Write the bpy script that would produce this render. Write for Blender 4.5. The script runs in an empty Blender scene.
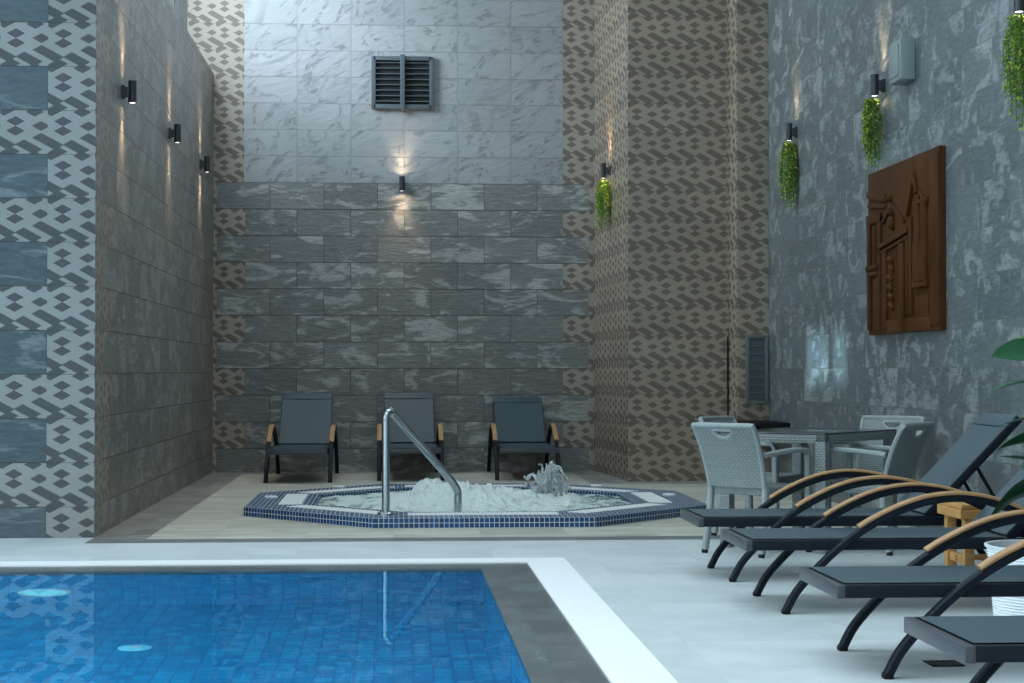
import bpy, bmesh, math, random
from mathutils import Vector, Matrix, Euler
PI = math.pi
rnd = random.Random(7)
SC = bpy.context.scene
COL = SC.collection

# ------------------------------------------------------------------ node helpers
class NT:
    """small wrapper that turns python arithmetic into shader math nodes"""
    def __init__(self, name):
        self.m = bpy.data.materials.new(name)
        self.m.use_nodes = True
        self.t = self.m.node_tree
        self.t.nodes.clear()
        self.out = self.t.nodes.new('ShaderNodeOutputMaterial')

    def node(self, typ, **kw):
        n = self.t.nodes.new(typ)
        for k, v in kw.items():
            setattr(n, k, v)
        return n

    def link(self, a, b):
        self.t.links.new(a, b)

    def put(self, sock, v):
        if isinstance(v, V):
            self.link(v.s, sock)
        elif hasattr(v, 'is_output'):
            self.link(v, sock)
        else:
            if isinstance(v, (tuple, list)) and len(v) == 3 and sock.type == 'RGBA':
                v = (*v, 1)
            sock.default_value = v

    def math(self, op, a, b=None, c=None):
        n = self.node('ShaderNodeMath', operation=op)
        for i, x in enumerate((a, b, c)):
            if x is not None:
                self.put(n.inputs[i], x)
        return V(self, n.outputs[0])

    def uv(self):
        n = self.node('ShaderNodeUVMap', uv_map='UVMap')
        s = self.node('ShaderNodeSeparateXYZ')
        self.link(n.outputs[0], s.inputs[0])
        return V(self, s.outputs[0]), V(self, s.outputs[1])

    def obj(self):
        n = self.node('ShaderNodeTexCoord')
        s = self.node('ShaderNodeSeparateXYZ')
        self.link(n.outputs['Object'], s.inputs[0])
        return [V(self, s.outputs[i]) for i in range(3)]

    def vec(self, x, y=0.0, z=0.0):
        n = self.node('ShaderNodeCombineXYZ')
        for i, v in enumerate((x, y, z)):
            self.put(n.inputs[i], v)
        return n.outputs[0]

    def noise(self, vec, scale=5.0, detail=4.0, rough=0.55, dist=0.0):
        n = self.node('ShaderNodeTexNoise')
        self.link(vec, n.inputs['Vector'])
        n.inputs['Scale'].default_value = scale
        n.inputs['Detail'].default_value = detail
        n.inputs['Roughness'].default_value = rough
        n.inputs['Distortion'].default_value = dist
        return V(self, n.outputs['Fac'])

    def rand(self, vec):
        n = self.node('ShaderNodeTexWhiteNoise', noise_dimensions='3D')
        self.link(vec, n.inputs['Vector'])
        return V(self, n.outputs['Value'])

    def step(self, v, lo, hi):
        n = self.node('ShaderNodeMapRange', interpolation_type='SMOOTHSTEP')
        self.put(n.inputs[0], v)
        n.inputs[1].default_value = lo
        n.inputs[2].default_value = hi
        return V(self, n.outputs[0])

    def mix(self, f, a, b):
        n = self.node('ShaderNodeMix', data_type='RGBA')
        self.put(n.inputs[0], f)
        self.put(n.inputs[6], a)
        self.put(n.inputs[7], b)
        return n.outputs[2]

    def bsdf(self, color, rough=0.5, metal=0.0, bump=None, bump_d=0.01, spec=0.5, **kw):
        b = self.node('ShaderNodeBsdfPrincipled')
        self.put(b.inputs['Base Color'], color)
        self.put(b.inputs['Roughness'], rough)
        self.put(b.inputs['Metallic'], metal)
        b.inputs['Specular IOR Level'].default_value = spec
        for k, v in kw.items():
            self.put(b.inputs[k], v)
        if bump is not None:
            n = self.node('ShaderNodeBump')
            n.inputs['Strength'].default_value = 1.0
            n.inputs['Distance'].default_value = bump_d
            self.put(n.inputs['Height'], bump)
            self.link(n.outputs[0], b.inputs['Normal'])
        self.link(b.outputs[0], self.out.inputs[0])
        return self.m


class V:
    def __init__(self, nt, s):
        self.nt, self.s = nt, s
    def __add__(s, o): return s.nt.math('ADD', s, o)
    __radd__ = __add__
    def __sub__(s, o): return s.nt.math('SUBTRACT', s, o)
    def __rsub__(s, o): return s.nt.math('SUBTRACT', o, s)
    def __mul__(s, o): return s.nt.math('MULTIPLY', s, o)
    __rmul__ = __mul__
    def __truediv__(s, o): return s.nt.math('DIVIDE', s, o)
    def lt(s, o): return s.nt.math('LESS_THAN', s, o)
    def gt(s, o): return s.nt.math('GREATER_THAN', s, o)
    def abs(s): return s.nt.math('ABSOLUTE', s)
    def floor(s): return s.nt.math('FLOOR', s)
    def fract(s): return s.nt.math('FRACT', s)
    def mod(s, o): return s.nt.math('FLOORED_MODULO', s, o)
    def max(s, o): return s.nt.math('MAXIMUM', s, o)
    def min(s, o): return s.nt.math('MINIMUM', s, o)
    def sin(s): return s.nt.math('SINE', s)
    def pow(s, o): return s.nt.math('POWER', s, o)


ROW = 0.2975

def pattern(t, u, v, u0, v0, pu=0.30, pv=ROW, light=(.40, .36, .30), dark=(.115, .10, .085)):
    """beige tile printed with dark isometric lozenges and bars; u right, v up (metres)"""
    a = ((u - u0) / pu).fract()
    b = 1.0 - ((v - v0) / pv).fract()
    R3 = 1 / math.sqrt(3)
    s, q = a * R3 + b, a * R3 - b
    r = .112
    shapes = [(.32, .255, r, r), (.32, .475, r, r), (.855, .36, r, r),
              (1.0, .71, .275, r), (0.0, .71, .275, r), (.60, .84, .225, r),
              (.15, .985, r, .20), (.15, -.015, r, .20), (.72, .04, r, r), (.72, 1.04, r, r)]
    m = None
    for cx, cy, hs, hq in shapes:
        k = (s - (cx * R3 + cy)).abs().lt(hs) * (q - (cx * R3 - cy)).abs().lt(hq)
        m = k if m is None else m.max(k)
    # fine mosaic of little rhombic chips
    n = 1 / (2 * r / 5)
    chip = ((s * n).fract() - .5).abs().max(((q * n).fract() - .5).abs())
    gap = t.step(chip, .30, .46)
    tone = t.rand(t.vec((u / .6).floor(), ((v - v0) / pv).floor(), 3.0)) * .16 + .92
    dk = t.mix(gap, dark, tuple(.5 * (x + y) for x, y in zip(light, dark)))
    lt = t.mix(gap, light, tuple(x * .86 for x in light))
    col = t.mix(m, lt, dk)
    mm = t.node('ShaderNodeMix', data_type='RGBA', blend_type='MULTIPLY')
    mm.inputs[0].default_value = 1
    t.link(col, mm.inputs[6])
    t.link(t.vec(tone, tone, tone), mm.inputs[7])
    edge = (1.0 - b).min(b).lt(.010)
    return t.mix(edge * .5, mm.outputs[2], dark), gap * -.25


def stone(t, u, v, u0, v0, w=0.60, hgt=ROW, offset=True, dark=(.085, .09, .09), light=(.26, .27, .265),
          sx=1.1, sy=7.0, grout=(.05, .05, .05), bias=.5):
    """split-face stone tiles with pale streaks running along the tile"""
    r = ((v - v0) / hgt).floor()
    uo = u - u0
    if offset:
        uo = uo + r.mod(2.0) * (w / 2)
    c = (uo / w).floor()
    fu, fv = (uo / w).fract(), ((v - v0) / hgt).fract()
    rv = t.rand(t.vec(c, r, 1.0))
    rv2 = t.rand(t.vec(c, r, 9.0))
    p = t.vec(u * sx + rv * 31.0, v * sy + rv2 * 17.0, rv * 7.0)
    n1 = t.noise(p, 1.15, 8, .60, 1.4)
    p2 = t.vec(u * 6.0 + rv * 11.0, v * 26.0, rv2 * 5.0)
    n2 = t.noise(p2, 1.6, 5, .65, .4)
    f = t.step(n1 * .85 + n2 * .15 + (rv - .5) * .06, bias - .035, bias + .075)
    col = t.mix(f, dark, light)
    tone = rv2 * .22 + .86 + (n2 - .5) * 1.1
    mm = t.node('ShaderNodeMix', data_type='RGBA', blend_type='MULTIPLY')
    mm.inputs[0].default_value = 1
    t.link(col, mm.inputs[6])
    t.link(t.vec(tone, tone, tone), mm.inputs[7])
    eu = (fu - .5).abs().gt(.5 - .005)
    ev = (fv - .5).abs().gt(.5 - .012)
    e = eu.max(ev)
    return t.mix(e, mm.outputs[2], grout), n1 * .9 + n2 * .55 - e * .5


def marble(t, u, v, u0, v0):
    w, hgt = .60, ROW
    uo = u - u0
    c, r = (uo / w).floor(), ((v - v0) / hgt).floor()
    fu, fv = (uo / w).fract(), ((v - v0) / hgt).fract()
    rv = t.rand(t.vec(c, r, 4.0))
    p = t.vec(u * 1.3 + v * .7 + rv * 23.0, v * 2.0 + u * -1.5, rv * 9.0)
    n1 = t.noise(p, 1.0, 5, .55, 1.0)
    vein = t.step((n1 - .5).abs(), .0, .05)
    vein2 = t.step(n1, .60, .72)
    n2 = t.noise(t.vec(u * 3.0, v * 9.0 + u * -3.0, rv), 2.2, 6, .62, .5)
    base = t.mix(n2 * .7 + rv * .3, (.205, .217, .22), (.33, .34, .34))
    col = t.mix((1.0 - vein) * t.step(n2, .42, .60) * .72, base, (.11, .12, .125))
    col = t.mix(vein2 * .6, col, (.15, .16, .165))
    e = (fu - .5).abs().gt(.5 - .012).max((fv - .5).abs().gt(.5 - .012))
    return t.mix(e, col, (.22, .23, .23)), n2 * .55 + n1 * .35 - e * .5


def m_wall_back():
    t = NT('back_wall_tiles')
    u, v = t.uv()
    z0, zt = -.0355, 3.237
    st, sb = stone(t, u, v, -.787, z0, dark=(.165, .172, .165), light=(.315, .32, .305), sx=1.7, sy=4.2, bias=.53)
    ma, mb = marble(t, u, v, -1.087, zt)
    pa, pb = pattern(t, u, v, 1.907, z0)
    up = v.gt(zt)
    odd = ((v - z0) / ROW).floor().mod(2.0)
    lo_l = odd * .315 + -1.975
    lo_r = odd * -.29 + 2.197
    left = up * (-1.676) + (1.0 - up) * lo_l
    right = up * 1.907 + (1.0 - up) * lo_r
    pm = u.lt(left).max(u.gt(right))
    col = t.mix(up, st, ma)
    col = t.mix(pm, col, pa)
    b = (sb * (1.0 - up) + mb * up) * (1.0 - pm) + pb * pm
    return t.bsdf(col, .62, bump=b, bump_d=.016, spec=.35)


def m_wall_left():
    t = NT('left_wall_tiles')
    u, v = t.uv()
    z0 = 1.107 - ROW * 4
    st, sb = stone(t, u, v, 12.28, z0, dark=(.155, .15, .138), light=(.24, .233, .213), sx=1.6, sy=2.6, bias=.5,
                   grout=(.07, .07, .065))
    pa, pb = pattern(t, u, v, 11.98, z0, light=(.30, .25, .20), dark=(.13, .10, .08))
    odd = ((v - z0) / ROW).floor().mod(2.0)
    pm = u.lt(odd * .30 + 12.28).max(u.gt(odd * -.30 + 19.58))
    col = t.mix(pm, st, pa)
    return t.bsdf(col, .38, bump=sb * (1.0 - pm) + pb * pm, bump_d=.005, spec=.45)


def m_wall_left_front():
    t = NT('left_pier_tiles')
    u, v = t.uv()
    z0 = .208 - ROW
    st, sb = stone(t, u, v, -2.335, z0, offset=False, dark=(.075, .10, .115), light=(.17, .20, .21), sx=1.3, sy=5, bias=.56)
    pa, pb = pattern(t, u, v, -2.335, z0, pu=.316, light=(.31, .315, .30), dark=(.022, .027, .032))
    r = ((v - z0) / ROW).floor().mod(2.0)
    # pier has its patterned quoins at the edge, long and short in turn
    pm = u.gt(r * -.33 + -2.335)
    col = t.mix(pm, st, pa)
    return t.bsdf(col, .6, bump=sb * (1.0 - pm) + pb * pm, bump_d=.006, spec=.35)


def m_wall_right():
    t = NT('right_wall_tiles')
    u, v = t.uv()
    st, sb = stone(t, u, v, .02, -.0425, dark=(.108, .128, .135), light=(.22, .245, .25), sx=2.4, sy=3.0, bias=.53,
                   grout=(.12, .13, .13))
    return t.bsdf(st, .36, bump=sb, bump_d=.004, spec=.5)


def m_column():
    t = NT('lozenge_pattern_tiles')
    u, v = t.uv()
    pa, pb = pattern(t, u, v, 2.382, 2.97 - ROW * 12, light=(.305, .25, .188), dark=(.098, .077, .057))
    return t.bsdf(pa, .24, bump=pb, bump_d=.0008, spec=.5)


def m_floor(name, base, base2, w, grout, rough=.35, streak=(1.0, 1.0), joint=.004):
    t = NT(name)
    u, v = t.uv()
    c, r = (u / w).floor(), (v / w).floor()
    rv = t.rand(t.vec(c, r, 2.0))
    n = t.noise(t.vec(u * streak[0], v * streak[1], rv * 3.0), 2.2, 6, .6, .5)
    n2 = t.noise(t.vec(u * 9.0, v * 9.0, 0.0), 3.0, 3)
    col = t.mix(t.step(n * .8 + n2 * .2 + (rv - .5) * .12, .35, .68), base, base2)
    e = ((u / w).fract() - .5).abs().max(((v / w).fract() - .5).abs()).gt(.5 - joint)
    col = t.mix(e * .6, col, grout)
    return t.bsdf(col, n2 * .15 + rough, bump=n2 * .15 - e * .4, bump_d=.002, spec=.4)


def m_mosaic(name, col_a, col_b, grout, pitch, gw=.10, rough=.25, relief=.002):
    t = NT(name)
    u, v = t.uv()
    c, r = (u / pitch).floor(), (v / pitch).floor()
    rv = t.rand(t.vec(c, r, 5.0))
    fu, fv = ((u / pitch).fract() - .5).abs(), ((v / pitch).fract() - .5).abs()
    e = fu.max(fv).gt(.5 - gw)
    col = t.mix(e, t.mix(rv, col_a, col_b), grout)
    return t.bsdf(col, (e * .4 if relief > .001 else e * 0.0) + rough, bump=e * -1.0, bump_d=relief)


def m_plain(name, col, rough=.5, metal=0.0, var=.12, scale=14.0, bump=0.0, spec=.5, **kw):
    t = NT(name)
    x, y, z = t.obj()
    n = t.noise(t.vec(x, y, z), scale, 4)
    c = t.mix(n, tuple(a * (1 - var) for a in col), tuple(min(1, a * (1 + var)) for a in col))
    return t.bsdf(c, rough, metal, bump=(n * 1.0 if bump else None), bump_d=bump or .001, spec=spec, **kw)


def m_wood(name, a, b, sx=2.0, sy=40.0, rough=.45, spec=.4):
    t = NT(name)
    x, y, z = t.obj()
    n = t.noise(t.vec(x * sx, y * sy, z * sy * .5), 1.0, 5, .6, .6)
    return t.bsdf(t.mix(t.step(n, .3, .7), a, b), rough, bump=n * 1.0, bump_d=.001, spec=spec)


def m_weave(name, a, b):
    """flat plastic strand weave: wide bands with the strands crossing in turn"""
    t = NT(name)
    u, v = t.uv()
    p, q = .030, .016
    r = (v / q).floor()
    c = (u / p + r.mod(2.0) * .5)
    fu, fv = (c.fract() - .5).abs(), ((v / q).fract() - .5).abs()
    hgt = (1.0 - fu * 1.6) * (1.0 - fv * 1.5)
    rv = t.rand(t.vec(c.floor(), r, 1.0))
    band = ((v / (q * 5)).fract()).gt(.78) * .35
    f = t.step(hgt, .25, .75) * (rv * .4 + .6)
    col = t.mix(f, b, a)
    col = t.mix(band, col, b)
    return t.bsdf(col, .45, bump=hgt * 1.0, bump_d=.004)


def m_sling():
    t = NT('charcoal_mesh_fabric')
    x, y, z = t.obj()
    n = t.noise(t.vec(x, y, z), 900.0, 2)
    n2 = t.noise(t.vec(x, y, z), 6.0, 2)
    return t.bsdf(t.mix(n * .7 + n2 * .3, (.026, .050, .064), (.042, .075, .094)), .55, bump=n * 1.0, bump_d=.0006)


def m_water():
    t = NT('pool_water_surface')
    g = t.node('ShaderNodeBsdfGlass')
    g.inputs['IOR'].default_value = 1.33
    g.inputs['Roughness'].default_value = 0.0
    g.inputs['Color'].default_value = (.58, .88, 1.0, 1)
    geo = t.node('ShaderNodeNewGeometry')
    s = t.node('ShaderNodeSeparateXYZ')
    t.link(geo.outputs['Position'], s.inputs[0])
    x, y = V(t, s.outputs[0]), V(t, s.outputs[1])
    n = t.noise(t.vec(x, y * .8, 0.0), 3.2, 2, .5, .3)
    b = t.node('ShaderNodeBump')
    b.inputs['Strength'].default_value = 1.0
    b.inputs['Distance'].default_value = .0007
    t.put(b.inputs['Height'], n)
    t.link(b.outputs[0], g.inputs['Normal'])
    t.link(g.outputs[0], t.out.inputs[0])
    return t.m


def m_foam():
    t = NT('foaming_water')
    x, y, z = t.obj()
    n = t.noise(t.vec(x, y, z * 2.0), 5.0, 6, .65, .6)
    n2 = t.noise(t.vec(x, y * .6, z), 14.0, 4, .6)
    rad = ((x - .62) * (x - .62) + (y - 14.4) * (y - 14.4) * .55)
    f = t.step(n * .6 + n2 * .4 + z * 1.2 - rad * .10, .30, .52)
    col = t.mix(f, (.12, .22, .22), (.62, .70, .68))
    return t.bsdf(col, f * .45 + .08, bump=n2 * 1.0, bump_d=.05, spec=.6)


def m_splash():
    t = NT('water_drops')
    return t.bsdf((.90, .95, .96), .03, **{'Transmission Weight': .75, 'IOR': 1.33})


def m_emit(name, col, s):
    t = NT(name)
    e = t.node('ShaderNodeEmission')
    e.inputs[0].default_value = (*col, 1)
    e.inputs[1].default_value = s
    t.link(e.outputs[0], t.out.inputs[0])
    return t.m


def m_leaf(name, a, b, rough=.4, thin=0.0):
    t = NT(name)
    g = t.node('ShaderNodeNewGeometry')
    r = V(t, g.outputs['Random Per Island'])
    c = t.mix(r, a, b)
    t.bsdf(c, rough, spec=.4)
    if thin:                                                 # leaves let some light through
        tr, mx = t.node('ShaderNodeBsdfTranslucent'), t.node('ShaderNodeMixShader')
        t.link(c, tr.inputs[0])
        mx.inputs[0].default_value = thin
        t.link(t.out.inputs[0].links[0].from_socket, mx.inputs[1])
        t.link(tr.outputs[0], mx.inputs[2])
        t.link(mx.outputs[0], t.out.inputs[0])
    return t.m


def m_pane():
    t = NT('window_glass')
    f = t.node('ShaderNodeFresnel')
    f.inputs[0].default_value = 1.45
    a, b, m = t.node('ShaderNodeBsdfTransparent'), t.node('ShaderNodeBsdfGlossy'), t.node('ShaderNodeMixShader')
    b.inputs['Roughness'].default_value = .02
    t.link(f.outputs[0], m.inputs[0])
    t.link(a.outputs[0], m.inputs[1])
    t.link(b.outputs[0], m.inputs[2])
    t.link(m.outputs[0], t.out.inputs[0])
    return t.m


M = dict(
    back=m_wall_back(), left=m_wall_left(), pier=m_wall_left_front(), right=m_wall_right(), column=m_column(),
    deck=m_floor('deck_stone', (.47, .52, .535), (.57, .615, .63), .60, (.44, .48, .495), rough=.38, joint=.0018),
    beige=m_floor('beige_stone', (.33, .325, .275), (.53, .52, .455), .60, (.36, .35, .31), rough=.45, streak=(1.0, 5.0)),
    plank=m_floor('grey_plank_tile', (.12, .12, .112), (.32, .315, .29), .45, (.12, .12, .11), rough=.4, streak=(1.2, 14.0)),
    joint=m_floor('grey_slate', (.10, .115, .12), (.16, .175, .18), .60, (.12, .13, .13), rough=.4, streak=(4.0, 2.0)),
    coping=m_floor('wet_slate', (.085, .098, .104), (.145, .16, .165), .60, (.08, .09, .09), rough=.16, streak=(1.5, 1.5)),
    white_mosaic=m_mosaic('white_mosaic', (.84, .86, .88), (.88, .89, .90), (.84, .86, .88), .025, .06, relief=.0001, rough=.4),
    blue_mosaic=m_mosaic('blue_mosaic', (.004, .030, .095), (.006, .070, .21), (.42, .47, .52), .036, .075),
    pool=m_mosaic('pool_mosaic', (.0, .22, .42), (.0, .37, .60), (.0, .17, .36), .09, .06),
    metal=m_plain('charcoal_powder_coat', (.007, .011, .017), .45, spec=.15),
    greymetal=m_plain('grey_powder_coat', (.05, .053, .062), .38, spec=.5),
    teak=m_wood('teak', (.30, .16, .075), (.43, .255, .125), 3, 60),
    pine=m_wood('varnished_pine', (.40, .20, .06), (.56, .32, .115), 3, 40),
    sling=m_sling(),
    steel=m_plain('polished_steel', (.42, .46, .47), .22, 1.0, var=.05),
    white=m_plain('white_grating', (.74, .75, .74), .5, var=.06),
    pot=m_plain('white_pot', (.74, .78, .82), .4, var=.04),
    soil=m_plain('soil', (.04, .03, .02), .9, var=.5, scale=60, bump=.01),
    carving=m_wood('dark_carved_wood', (.046, .0165, .0045), (.078, .029, .009), 22, 4, .6, .1),
    lamp=m_plain('black_lamp_metal', (.022, .025, .03), .4),
    lens=m_emit('lamp_lens', (1.0, .93, .86), 5.0),
    box=m_plain('grey_plastic_box', (.20, .245, .24), .5, var=.04),
    vent=m_plain('grey_metal_vent', (.06, .08, .09), .45, var=.05),
    ventshade=m_plain('duct_shade', (.01, .012, .014), .8),
    louver=m_plain('grey_green_louver', (.12, .135, .125), .5, var=.05),
    louverslat=m_plain('blue_grey_slats', (.055, .075, .088), .45, var=.05),
    black=m_plain('black_lacquer', (.006, .006, .007), .5, spec=.2),
    weave=m_weave('pale_wicker', (.25, .295, .288), (.16, .185, .18)),
    wicker=m_plain('pale_wicker_wrap', (.25, .29, .283), .5, var=.2, scale=120, bump=.002),
    glass=m_plain('dark_table_glass', (.03, .035, .035), .08, spec=.6),
    water=m_water(), foam=m_foam(), splash=m_splash(),
    vine=m_leaf('vine_leaves', (.08, .26, .03), (.55, .60, .09), .4, .35),  # lamp's glow put into the leaf colour as yellow
    stem=m_plain('green_stem', (.06, .12, .03), .6),
    leaf=m_leaf('broad_leaves', (.012, .055, .025), (.02, .10, .035), .28),
    newleaf=m_leaf('young_leaves', (.16, .33, .03), (.22, .42, .05), .35),
    ceil=m_plain('white_ceiling', (.55, .57, .58), .7),
    poollamp=m_emit('pool_lamp_lens', (.25, .85, 1.0), 1.1),
    inlet=m_plain('white_inlet', (.35, .80, .85), .4),
    frame=m_plain('window_frame', (.30, .31, .32), .5),
    pane=m_pane(),
)

# ------------------------------------------------------------------ mesh helpers
def bx(bm, x0, x1, y0, y1, z0, z1, mat=None, bev=0.0):
    r = bmesh.ops.create_cube(bm, size=1.0)
    vs = r['verts']
    for v in vs:
        v.co = Vector(((x0 + x1) / 2 + v.co.x * (x1 - x0), (y0 + y1) / 2 + v.co.y * (y1 - y0), (z0 + z1) / 2 + v.co.z * (z1 - z0)))
    if bev:
        es = list({e for v in vs for e in v.link_edges})
        q = bmesh.ops.bevel(bm, geom=es, offset=bev, segments=2, affect='EDGES', profile=.6)
        vs = list({v for v in q['verts']} | {v for v in vs if v.is_valid})
    if mat is not None:
        for v in vs:
            v.co = mat @ v.co
    return vs


def prism(bm, pts, z0, z1):
    lo = [bm.verts.new((x, y, z0)) for x, y in pts]
    hi = [bm.verts.new((x, y, z1)) for x, y in pts]
    n = len(pts)
    bm.faces.new(lo[::-1])
    bm.faces.new(hi)
    for i in range(n):
        bm.faces.new((lo[i], lo[(i + 1) % n], hi[(i + 1) % n], hi[i]))


def ring(bm, outer, inner, z):
    """flat band between two matching outlines"""
    n = len(outer)
    a = [bm.verts.new((x, y, z)) for x, y in outer]
    b = [bm.verts.new((x, y, z)) for x, y in inner]
    for i in range(n):
        j = (i + 1) % n
        bm.faces.new((a[i], a[j], b[j], b[i]))
    return a, b


def sweep(bm, path, prof, closed_prof=True, up=None, caps=True):
    """sweep a 2-D profile [(side, up)] along a polyline"""
    path = [Vector(p) for p in path]
    rings = []
    n0 = None
    for i, p in enumerate(path):
        d = (path[min(i + 1, len(path) - 1)] - path[max(i - 1, 0)]).normalized()
        if up is not None:
            side = d.cross(Vector(up)).normalized()
        else:
            if n0 is None:
                n0 = d.orthogonal().normalized()
            n0 = (n0 - d * n0.dot(d)).normalized()
            side = n0
        u = side.cross(d).normalized()
        rings.append([bm.verts.new(p + side * a + u * b) for a, b in prof])
    k = len(prof)
    for i in range(len(rings) - 1):
        for j in range(k):
            jj = (j + 1) % k
            bm.faces.new((rings[i][j], rings[i][jj], rings[i + 1][jj], rings[i + 1][j]))
    if caps:
        bm.faces.new(rings[0][::-1])
        bm.faces.new(rings[-1])
    return rings


def circ(r, n=10, ry=None):
    return [(r * math.cos(2 * PI * i / n), (ry or r) * math.sin(2 * PI * i / n)) for i in range(n)]


def rectp(w, h, c=.25):
    a, b = w / 2, h / 2
    k = min(a, b) * c
    return [(a - k, -b), (a, -b + k), (a, b - k), (a - k, b), (-a + k, b), (-a, b - k), (-a, -b + k), (-a + k, -b)]


def tube(bm, path, r, n=10):
    sweep(bm, path, circ(r, n))


def smooth_path(pts, n=8):
    """Catmull-Rom through points"""
    P = [Vector(p) for p in pts]
    P = [P[0] * 2 - P[1]] + P + [P[-1] * 2 - P[-2]]
    out = []
    for i in range(1, len(P) - 2):
        for k in range(n):
            t = k / n
            out.append(.5 * ((2 * P[i]) + (P[i + 1] - P[i - 1]) * t + (2 * P[i - 1] - 5 * P[i] + 4 * P[i + 1] - P[i + 2]) * t * t
                             + (3 * P[i] - P[i - 1] - 3 * P[i + 1] + P[i + 2]) * t ** 3))
    out.append(P[-2])
    return out


def lathe(bm, prof, n=28, cx=0, cy=0, cap=(False, False)):
    rs = [[bm.verts.new((cx + r * math.cos(2 * PI * i / n), cy + r * math.sin(2 * PI * i / n), z)) for i in range(n)] for r, z in prof]
    for a, b in zip(rs, rs[1:]):
        for i in range(n):
            j = (i + 1) % n
            bm.faces.new((a[i], a[j], b[j], b[i]))
    if cap[0]:
        bm.faces.new(rs[0][::-1])
    if cap[1]:
        bm.faces.new(rs[-1])


def obj(name, bm, mat, parent=None, smooth=False, loc=None, uv=True, fix=True):
    if fix:
        bmesh.ops.recalc_face_normals(bm, faces=bm.faces)
    if uv and not bm.loops.layers.uv.get('UVMap'):
        L = bm.loops.layers.uv.new('UVMap')
        for f in bm.faces:
            f.normal_update()
            n = f.normal
            if abs(n.z) > .7:
                for l in f.loops:
                    l[L].uv = (l.vert.co.x, l.vert.co.y)
            else:
                t = Vector((-n.y, n.x, 0)).normalized()
                for l in f.loops:
                    l[L].uv = (l.vert.co.dot(t), l.vert.co.z)
    me = bpy.data.meshes.new(name)
    bm.to_mesh(me)
    bm.free()
    if smooth:
        for p in me.polygons:
            p.use_smooth = True
    me.materials.append(mat)
    o = bpy.data.objects.new(name, me)
    COL.objects.link(o)
    if parent:
        o.parent = parent
    if loc:
        o.location = loc
    return o


def soft(o, ang=40):
    """smooth shading that keeps hard edges"""
    me = o.data
    for p in me.polygons:
        p.use_smooth = True
    bm = bmesh.new()
    bm.from_mesh(me)
    for e in bm.edges:
        if len(e.link_faces) == 2:
            e.smooth = e.calc_face_angle(0) < math.radians(ang)
    bm.to_mesh(me)
    bm.free()
    return o


def tag(o, label=None, cat=None, group=None, kind=None):
    if label:
        o['label'] = label
    if cat:
        o['category'] = cat
    if group:
        o['group'] = group
    if kind:
        o['kind'] = kind
    return o


def thing(name, label, cat, loc=(0, 0, 0), rotz=0.0, group=None):
    o = bpy.data.objects.new(name, None)
    o.empty_display_size = .1
    COL.objects.link(o)
    o.location = loc
    o.rotation_euler = (0, 0, rotz)
    return tag(o, label, cat, group)


def copy_tree(o, parent=None):
    c = o.copy()
    COL.objects.link(c)
    if parent:
        c.parent = parent
    for ch in list(o.children):
        copy_tree(ch, c)
    return c


def struct(name, bm, mat, **k):
    o = obj(name, bm, mat, **k)
    o['kind'] = 'structure'
    return o

# ------------------------------------------------------------------ the room
XL, XR, YB, YP = -2.015, 3.765, 19.70, 11.98
PX, PY = .50, 10.03            # pool inner corner (blue)
CX, CY = .783, 10.29           # outer edge of the grey coping
WX, WY = 1.02, 10.50           # outer edge of the white mosaic
X0, Y0 = -7.0, 2.4             # far ends of the pool, out of frame
HX, HY = -9.0, -3.0            # the hall goes on to here

b = bmesh.new()
for x0, x1, y0, y1 in ((WX, XR, HY, 11.58), (HX, WX, WY, 11.58), (HX, X0 - .52, HY, WY), (X0 - .52, WX, HY, Y0 - .52), (HX, XL, 11.58, YP)):
    bx(b, x0, x1, y0, y1, -.12, 0)
struct('floor', b, M['deck'])
b = bmesh.new()
bx(b, -1.65, XR, 11.84, 17.40, -.12, 0)
bx(b, -1.65, 1.97, 17.40, 19.40, -.12, 0)
struct('floor_spa_terrace', b, M['beige'])
b = bmesh.new()
bx(b, XL, -1.65, 11.84, YB, -.12, 0)
bx(b, -1.65, 1.97, 19.40, YB, -.12, 0)
bx(b, 1.97, 2.46, 17.40, YB, -.12, 0)
bx(b, 2.46, XR, 17.40, 17.80, -.12, 0)
struct('floor_border', b, M['plank'])
b = bmesh.new()
bx(b, XL, XR, 11.58, 11.84, -.12, 0)
struct('trim_1', b, M['joint'])

def frame_boxes(b, xo, yo, xi, yi, z0, z1, ex, ey):
    """L of slabs round the pool: right side, far side, then the two out of frame"""
    bx(b, xi, xo, Y0 - ey, yo, z0, z1)
    bx(b, X0 - ex, xi, yi, yo, z0, z1)
    d, e = xo - xi, yo - yi
    bx(b, X0 - ex, X0 - ex + d, Y0 - ey, yi, z0, z1)
    bx(b, X0 - ex + d, xi, Y0 - ey, Y0 - ey + e, z0, z1)
b = bmesh.new()
frame_boxes(b, WX, WY, CX, CY, -.14, .002, .52, .52)
struct('trim_2', b, M['white_mosaic'])
b = bmesh.new()
frame_boxes(b, CX, CY, PX, PY, -.14, -.006, .28, .28)
struct('trim_3', b, M['coping'])
b = bmesh.new()                                               # pool tank, open above
ZP = -1.28
bx(b, X0 - .2, PX + .2, Y0 - .2, PY + .2, ZP - .1, ZP)
bx(b, PX, PX + .2, Y0, PY, ZP, -.14)
bx(b, X0 - .2, X0, Y0, PY, ZP, -.14)
bx(b, X0 - .2, PX + .2, PY, PY + .2, ZP, -.14)
bx(b, X0 - .2, PX + .2, Y0 - .2, Y0, ZP, -.14)
struct('floor_pool_tank', b, M['pool'])
b = bmesh.new()
vs = [b.verts.new(p) for p in ((X0, Y0, -.014), (PX, Y0, -.014), (PX, PY, -.014), (X0, PY, -.014))]
b.faces.new(vs)
w = obj('pool_water', b, M['water'], fix=False)
tag(w, 'clear blue water filling the swimming pool in the foreground', 'water', kind='stuff')

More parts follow.
